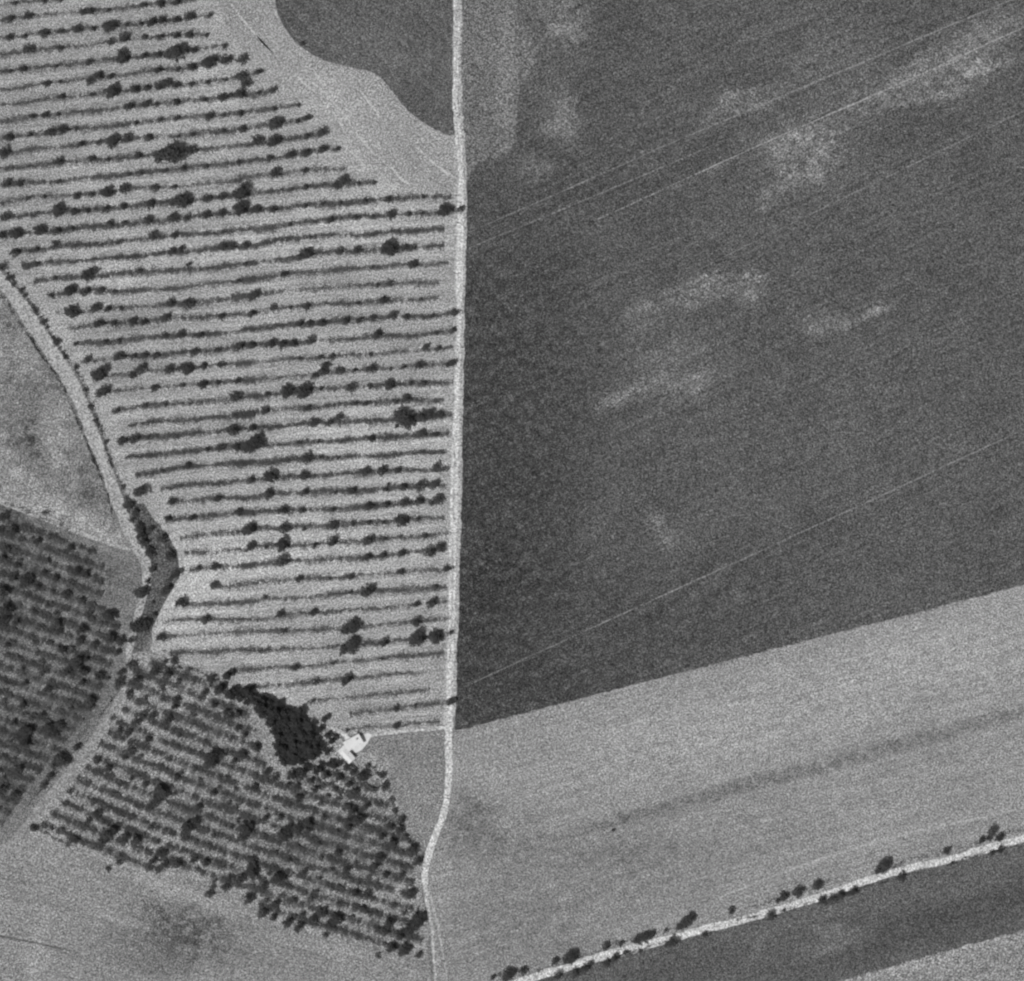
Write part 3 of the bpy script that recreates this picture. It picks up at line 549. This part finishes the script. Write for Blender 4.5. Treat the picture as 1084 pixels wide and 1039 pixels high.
for t in FT:
    i = min(range(len(ROWP)), key=lambda k: abs(row_y(ROWP[k][0], t[0]) - t[1])); by.setdefault(i, []).append(t)
nt = nb = 0
def sized(r): return 'large' if r > 5.6 else 'medium' if r > 3.9 else 'small'
for i, ts in by.items():
    ts.sort()
    for k, (x, y, r) in enumerate(ts):
        tree = r > 3.9
        nt += tree; nb += not tree
        word = 'tree' if tree else 'bush'
        plant('field_tree' if tree else 'field_bush', x, y, r * (.96 if tree else .98), f'{sized(r)} dark {word}, {ordw(k + 1)} crown from the left along the {ordw(i + 1)} vine row', f'{word}s standing in the vine rows', hs=1.0)
print('field trees', nt, 'bushes', nb)

# ---- orchards: slanting vine rows and their trees
def inside(p, poly):
    x, y = p; c = False; n = len(poly)
    for i in range(n):
        (x0, y0), (x1, y1) = poly[i], poly[(i + 1) % n]
        if (y0 > y) != (y1 > y) and x < (x1 - x0) * (y - y0) / (y1 - y0) + x0: c = not c
    return c
POLY_A = [(-30, 524), (0, 536), (60, 562), (104, 582), (112, 600), (108, 640), (128, 665), (124, 700), (108, 738), (84, 772), (52, 810), (24, 846), (-2, 880), (-30, 910)]
POLY_B = [(140, 702), (165, 700), (196, 710), (236, 724), (258, 740), (274, 778), (284, 812), (300, 822), (345, 812), (378, 808), (398, 826), (412, 850), (424, 876), (440, 905), (440, 945), (448, 985), (448, 1010), (400, 1000),
      (345, 990), (300, 972), (250, 946), (200, 926), (150, 920), (110, 906), (62, 886), (36, 876), (52, 856), (84, 816), (114, 774), (132, 738)]
def slanted(poly, ang, gap, org, bend, curve):
    """parallel rows clipped to a plot -> list of (index, points)"""
    out = []; d = (cos(radians(ang)), sin(radians(ang))); n = (-d[1], d[0])
    for k in range(-60, 60):
        seg = []; run = []
        for t in range(-600, 600, 4):
            off = k * gap + bend * sin(t / 90.0 + k * .25) + curve * (t / 300.0) ** 2
            p = (org[0] + d[0] * t + n[0] * off, org[1] + d[1] * t + n[1] * off)
            if inside(p, poly): run.append(p)
            else:
                if len(run) > 5: seg.append(run)
                run = []
        out += [q for q in seg if len(q) > 7]
    return out
RA = slanted(POLY_A, 19, 13.2, (40, 620), 1.0, 0)
RB = slanted(POLY_B, 22.5, 14.3, (92, 829), 1.0, -14)
for nm, R_, where, sd in (('vine_row', RA, 'left orchard', 700), ('vine_row', RB, 'lower orchard', 760)):
    for i, pts in enumerate(R_):
        o = leafy_line(nm, pts, 40, 1.2, 1.2, .36, M_VINE_B, sd + i, gap=.12, patch=.14)
        g_ = leafy_line('grass_strip', pts, 38, 1.9, .3, .32, M_GRASS, 1700 + sd + i, gap=-.1, patch=.11); g_.parent = o
        tag(o, f'dark slanting vine row in the {where}, {ordw(i + 1)} row from the top', 'vine row', f'slanting vine rows of the {where}')

ORCH_A = """E 20,425,24 65,485,26 5,480,16 165,530,17 140,520,13 35,560,18 15,600,18 75,632,15 60,685,21 120,695,32 165,722,15 190,665,15 240,685,17 330,655,20 365,665,19 285,755,21 350,780,15 20,745,26 35,815,28 20,860,26 70,875,17 245,875,24 350,905,24 345,945,20 375,840,17 470,845,28 475,940,28 515,950,22 405,965,15 270,990,20 150,960,13 145,830,14 300,700,14 205,610,14 300,560,16 275,575,14 225,745,12 200,800,11 370,1030,15 500,1000,18 558,950,15 195,410,12 90,610,10 240,835,14 215,960,14 310,985,14
G 330,160,28 290,200,22 355,200,24 420,220,20 458,232,12 390,325,24 385,350,20 350,250,17 110,250,17 210,275,18 240,270,12 180,385,15 60,415,17 100,345,20 115,455,32 110,500,26 90,480,18 215,440,28 255,425,22 235,460,20 300,360,13 265,570,34 240,590,22 330,520,17 80,615,23 15,700,22 70,720,23 215,645,16 190,680,16 35,90,15 155,80,13 180,210,14 20,655,13 175,160,12 130,400,12 30,250,12 85,145,12 20,330,12 560,175,22 520,205,18 508,245,22 500,265,14 255,30,16 20,560,12 45,500,12 340,80,14 400,100,13 430,160,12 250,100,13 100,190,12 60,20,12 5,620,12"""
ORCH_B = """G 550,290,16 585,235,22 658,200,24 715,215,20 750,320,20 740,350,15 690,270,14 610,385,21 655,385,15 580,420,22 545,460,20 510,450,16 630,490,17 715,405,22 560,540,22 530,565,15 415,580,16 460,610,19 415,800,24 380,830,15 690,710,34 665,745,26 640,770,20 620,680,15 560,655,13 905,560,34 885,595,20 1025,550,24 995,580,16 755,650,19 770,630,11 905,715,17 930,690,11 845,775,20 800,860,32 835,835,26 465,880,32 530,905,26 580,912,26 325,915,18 440,920,22 505,990,13 820,1000,15 875,1010,18 760,1010,20 700,970,17 1050,865,28 1030,900,22 905,895,13 1070,1020,22 1010,830,12 910,345,15 960,370,18 870,290,16 1010,380,18 1010,440,15 800,195,12 760,240,14 820,390,13 760,470,13 1040,470,15 150,865,15 220,860,12 265,870,13 690,320,12 620,310,12 480,400,12 600,560,12 680,600,12 740,720,12 850,660,12 960,650,13 970,760,13 1000,700,12 700,880,13 640,860,14 740,950,14 660,920,12
H 340,690,18 400,660,16 460,640,18 520,650,16 560,680,16 640,700,14 300,680,16 420,700,18 500,700,14 40,370,18 90,440,16 60,390,16 170,520,18 215,625,20 245,650,19 160,690,16 20,555,20 555,605,22 580,625,18 620,640,28 520,590,16 700,640,15 712,685,19 590,705,18 640,600,12 740,740,13 755,790,14 785,830,17 775,870,20 800,900,14 830,950,26 850,1000,22 820,965,16 745,925,26 700,900,16 690,985,20 670,1020,20 740,860,15 725,850,12 515,970,20 575,790,24 560,770,17 600,825,28 560,830,22 635,770,18 560,860,20 510,880,14 385,840,26 350,860,28 390,870,20 290,890,30 310,860,20 120,890,30 145,850,20 210,820,18 350,735,20 450,820,14 470,730,12 480,680,12 430,660,12 270,820,16 660,700,12 520,740,14 440,760,12 250,740,12 80,780,13 60,860,13 200,900,14 430,930,14 340,940,13 250,970,13
L 165,470,20 165,530,30 285,555,30 110,565,26 60,560,22 215,600,24 155,650,26 270,680,24 230,660,14 220,715,20 200,730,14 265,740,18 330,760,28 380,780,26 445,750,28 485,715,26 550,740,32 520,765,24 500,820,16 430,660,15 360,655,16 395,725,16 560,450,22 600,520,22 525,520,15 740,460,20 735,510,24 780,545,18 850,545,18 850,505,14 640,630,18 690,632,18 670,695,18 640,690,14 730,715,12 790,765,26 770,800,24 740,795,16 840,820,24 890,785,30 935,740,32 910,770,26 800,875,24 865,885,30 930,912,18 740,912,14 815,405,28 905,425,26 915,490,22 900,620,24 890,640,16 750,380,20 780,330,15 850,335,22 400,530,18 560,600,12 650,580,14 720,655,10 880,650,12 470,560,12 330,600,13 480,470,12 330,480,14 240,540,13 460,620,13 560,680,14 620,740,14 300,640,13 700,560,13 860,720,12
K 440,255,24 345,385,20 320,400,15 740,440,22 705,480,18 760,500,22 830,490,20 895,470,14 945,490,22 550,485,15 965,630,20 980,600,14 1040,600,22 1060,550,22 985,575,12 150,325,15"""
def orchard(T, rows, where):
    by = {}
    for t in T:
        i = min(range(len(rows)), key=lambda k: min(hypot(p[0] - t[0], p[1] - t[1]) for p in rows[k])); by.setdefault(i, []).append(t)
    for i, ts in by.items():
        ts.sort()
        for k, (x, y, r) in enumerate(ts):
            b = r <= 3.6
            plant('orchard_bush' if b else 'orchard_tree', x, y, r * (.95 if b else .88), f"{sized(r)} dark {'bush' if b else 'tree'}, {ordw(k + 1)} crown from the left, {ordw(i + 1)} slanting row, {where}", f"{'bushes' if b else 'trees'} of the {where}")
TA = dedupe(parse(ORCH_A)); TB = dedupe(parse(ORCH_B), TA)
orchard(TA, RA, 'left orchard'); orchard(TB, RB, 'lower orchard')
print('orchards', len(TA), len(TB))

# ---- the dark wood beside the farmhouse
WOOD = [(268, 735), (285, 738), (302, 750), (318, 755), (328, 766), (338, 781), (339, 793), (330, 802), (312, 810), (299, 809), (295, 796), (290, 777), (281, 760), (272, 748), (264, 740)]
W = []
for _ in range(6000):
    p = (rng.uniform(232, 350), rng.uniform(712, 822), rng.choice((3.6, 4.4, 5.2, 6.0, 7.0)))
    if inside(p[:2], WOOD) and all(hypot(p[0] - q[0], p[1] - q[1]) > .62 * (p[2] + q[2]) for q in W): W.append(p)
W += parse('H 75,280,18 105,310,20 130,330,16 120,295,16 50,215,22 65,295,24 100,300,18 130,283,24 190,318,22 265,335,16 355,365,20 460,400,18 470,470,16 490,490,18 440,445,16 480,590,18 430,610,22 370,620,24 500,600,16 320,635,20 470,540,14 15,270,22')
UG = []
while len(UG) < 9000:
    p = (rng.uniform(232, 350), rng.uniform(712, 822))
    if inside(p, WOOD): UG.append((*P(*p), rng.uniform(.2, 3.4)))
v, f = quads(np.array(UG), .42, .8); tag(mesh_obj('undergrowth', v, f, M_WOOD), 'dense dark undergrowth filling the wood beside the farmhouse', 'undergrowth', None, 'stuff')
W.sort(key=lambda t: t[1])
for k, (x, y, r) in enumerate(W):
    plant('wood_tree', x, y, r * .9, f"{'broad' if r > 4.5 else 'slender'} dark crown in the wood beside the farmhouse, {ordw(k + 1)} from the top", 'trees of the dark wood beside the farmhouse', hs=1.15)
print('wood', len(W))

# ---- hedges and bushes along the left track and ditch
for nm, pts, w_, dn, lab in (
    ('hedge', [(5, 287), (14, 297), (25, 312), (42, 334), (57, 360), (72, 380), (82, 395), (91, 413), (97, 430), (104, 450), (110, 465), (117, 488), (127, 510), (135, 530)] + parse('E 570,410 600,490 625,560 645,620 630,690 610,745 600,820 590,890', 2), .75, 26, 'long uneven dark hedge on the vineyard side of the left track'),
    ('hedge', [(0, 312), (15, 332), (27, 352), (40, 372), (55, 390), (65, 407), (72, 422), (80, 440), (87, 458), (95, 478), (103, 495), (110, 515), (117, 538), (122, 552)], .32, 20, 'thin dark hedge line on the pasture side of the left track'),
    ('hedge', parse('E 0,368 60,385 130,410 180,435 240,460 300,485 350,500 390,520', 2), .8, 16, 'thin dark hedge between the rough pasture and the left orchard'),
    ('hedge', parse('E 630,960 690,990 740,1030 G 760,190 830,200 900,235 960,260', 2), .5, 16, 'dark hedge along the top edge of the lower orchard'),
    ('hedge', parse('E 640,430 680,500 720,570 745,640 700,740 640,830 625,880', 2), .5, 9, 'loose hedge on the vineyard side of the grassy ditch'),
    ('hedge', parse('H 640,590 700,660 740,760 780,850 800,900 830,950 860,1010', 2), .7, 26, 'dark hedge between lower orchard and small meadow below the farmhouse'),
    ('hedge', parse('G 530,210 500,280 440,370 380,450 330,520 270,590 215,650 170,710 120,770', 2), .5, 10, 'broken dark hedge on the left side of the orchard track'),
    ('hedge', parse('K 125,330 200,352 260,385 320,412', 2), .35, 20, 'short dark hedge at the lower left tip of the lower orchard'),
    ('hedge', parse('M 210,925 290,905 400,895 520,850 600,830 700,790 760,770 900,735 1000,700', 2), .9, 8, 'scrubby hedge on the upper side of the south road, left stretch'),
    ('hedge', parse('M 430,935 520,905 580,875 660,860 720,830 800,810 930,775 1040,752 1080,740', 2), .4, 11, 'scrubby hedge on the lower side of the south road, left stretch'),
    ('hedge', parse('N 30,632 130,600 210,570 300,545 380,515 480,490 560,478 620,462 700,430 800,405 900,375 980,350 1084,332', 2), .9, 8, 'scrubby hedge on the upper side of the south road, right stretch'),
    ('hedge', parse('N 60,650 180,630 260,605 360,580 430,565 500,540 640,500 720,470 830,445 920,420 1000,400 1084,375', 2), .35, 9, 'scrubby hedge on the lower side of the south road, right stretch')):
    o = leafy_line(nm, spline(pts, 4), dn, w_, 1.5, .26, M_HEDGE, 900 + len(pts) + int(w_ * 100), gap=.2, patch=.1)
    tag(o, lab, 'hedge')

DIT = parse("C 10,250,20 188,483,16 245,568,16 155,435,13 280,630,14 325,672,14 95,350,15 45,300,17 60,325,14 110,370,14 365,770,13 385,840,15 405,900,14 455,985,11 E 610,308,26 585,325,20 550,375,26 575,410,18 595,470,22 602,505,24 610,535,20 640,575,24 690,520,22 725,590,22 755,665,22 735,680,14 700,740,24 715,725,18 610,745,28 590,745,20 590,885,36 615,890,30 655,840,15 650,650,18 520,300,14 560,440,14 640,480,18 650,790,10 630,700,14 560,950,14 740,1035,16 G 740,160,20 700,160,14 900,235,22 870,290,16 925,285,18 970,215,22 985,295,24 1055,285,28 1020,300,20 945,260,16")
DIT = dedupe(DIT, TA + TB); DIT.sort(key=lambda t: t[1])
for k, (x, y, r) in enumerate(DIT):
    plant('hedge_bush' if r < 4.5 else 'hedge_tree', x, y, r * .84, f"{sized(r)} dark {'bush' if r < 4.5 else 'tree'} beside the left track and ditch, {ordw(k + 1)} from the top", 'bushes and trees along the left track and ditch')
RU = parse("M 287,905,28 345,890,18 530,835,28 510,850,20 465,855,18 660,800,18 780,770,24 805,760,24 835,755,16 885,740,10 980,692,24 960,712,24 940,725,16 715,790,14 225,918,13 N 235,565,20 285,545,22 355,522,20 215,580,13 595,450,26 572,468,20 810,402,15 975,330,20 1000,355,18 935,365,15 50,612,14 960,355,14")
RL = parse("M 690,845,20 660,865,17 575,885,20 545,900,18 475,912,17 915,780,22 890,792,14 1035,752,15 735,822,14 790,818,10 600,862,13 N 190,630,20 235,612,9 370,575,18 408,570,20 435,560,17 480,543,18 650,495,18 440,548,11 1000,400,15 970,408,12 830,446,10 380,590,10")
for T, side in ((dedupe(RU), 'upper'), (dedupe(RL), 'lower')):
    T.sort()
    for k, (x, y, r) in enumerate(T):
        plant('roadside_bush' if r < 5 else 'roadside_tree', x, y, r * .82, f"{sized(r)} dark {'bush' if r < 5 else 'tree'} on the {side} side of the south road, {ordw(k + 1)} from the left", 'bushes and trees along the south road')
plant('speck_or_lone_bush', 114.5, 920, 3.0, 'tiny black film speck shaped as a bush in the pale corner field', None, k_shift=False)  # film blotch given the form of a bush
plant('speck_or_lone_bush', 649, 879, 2.0, 'tiny black film speck shaped as a bush in the stubble field above the south road', None, k_shift=False)  # another film speck, modelled as a small bush
plant('speck_or_lone_bush', 320.5, 46, 2.2, 'tiny dark bush on the upper crop plot edge beside the meadow', None, k_shift=False)
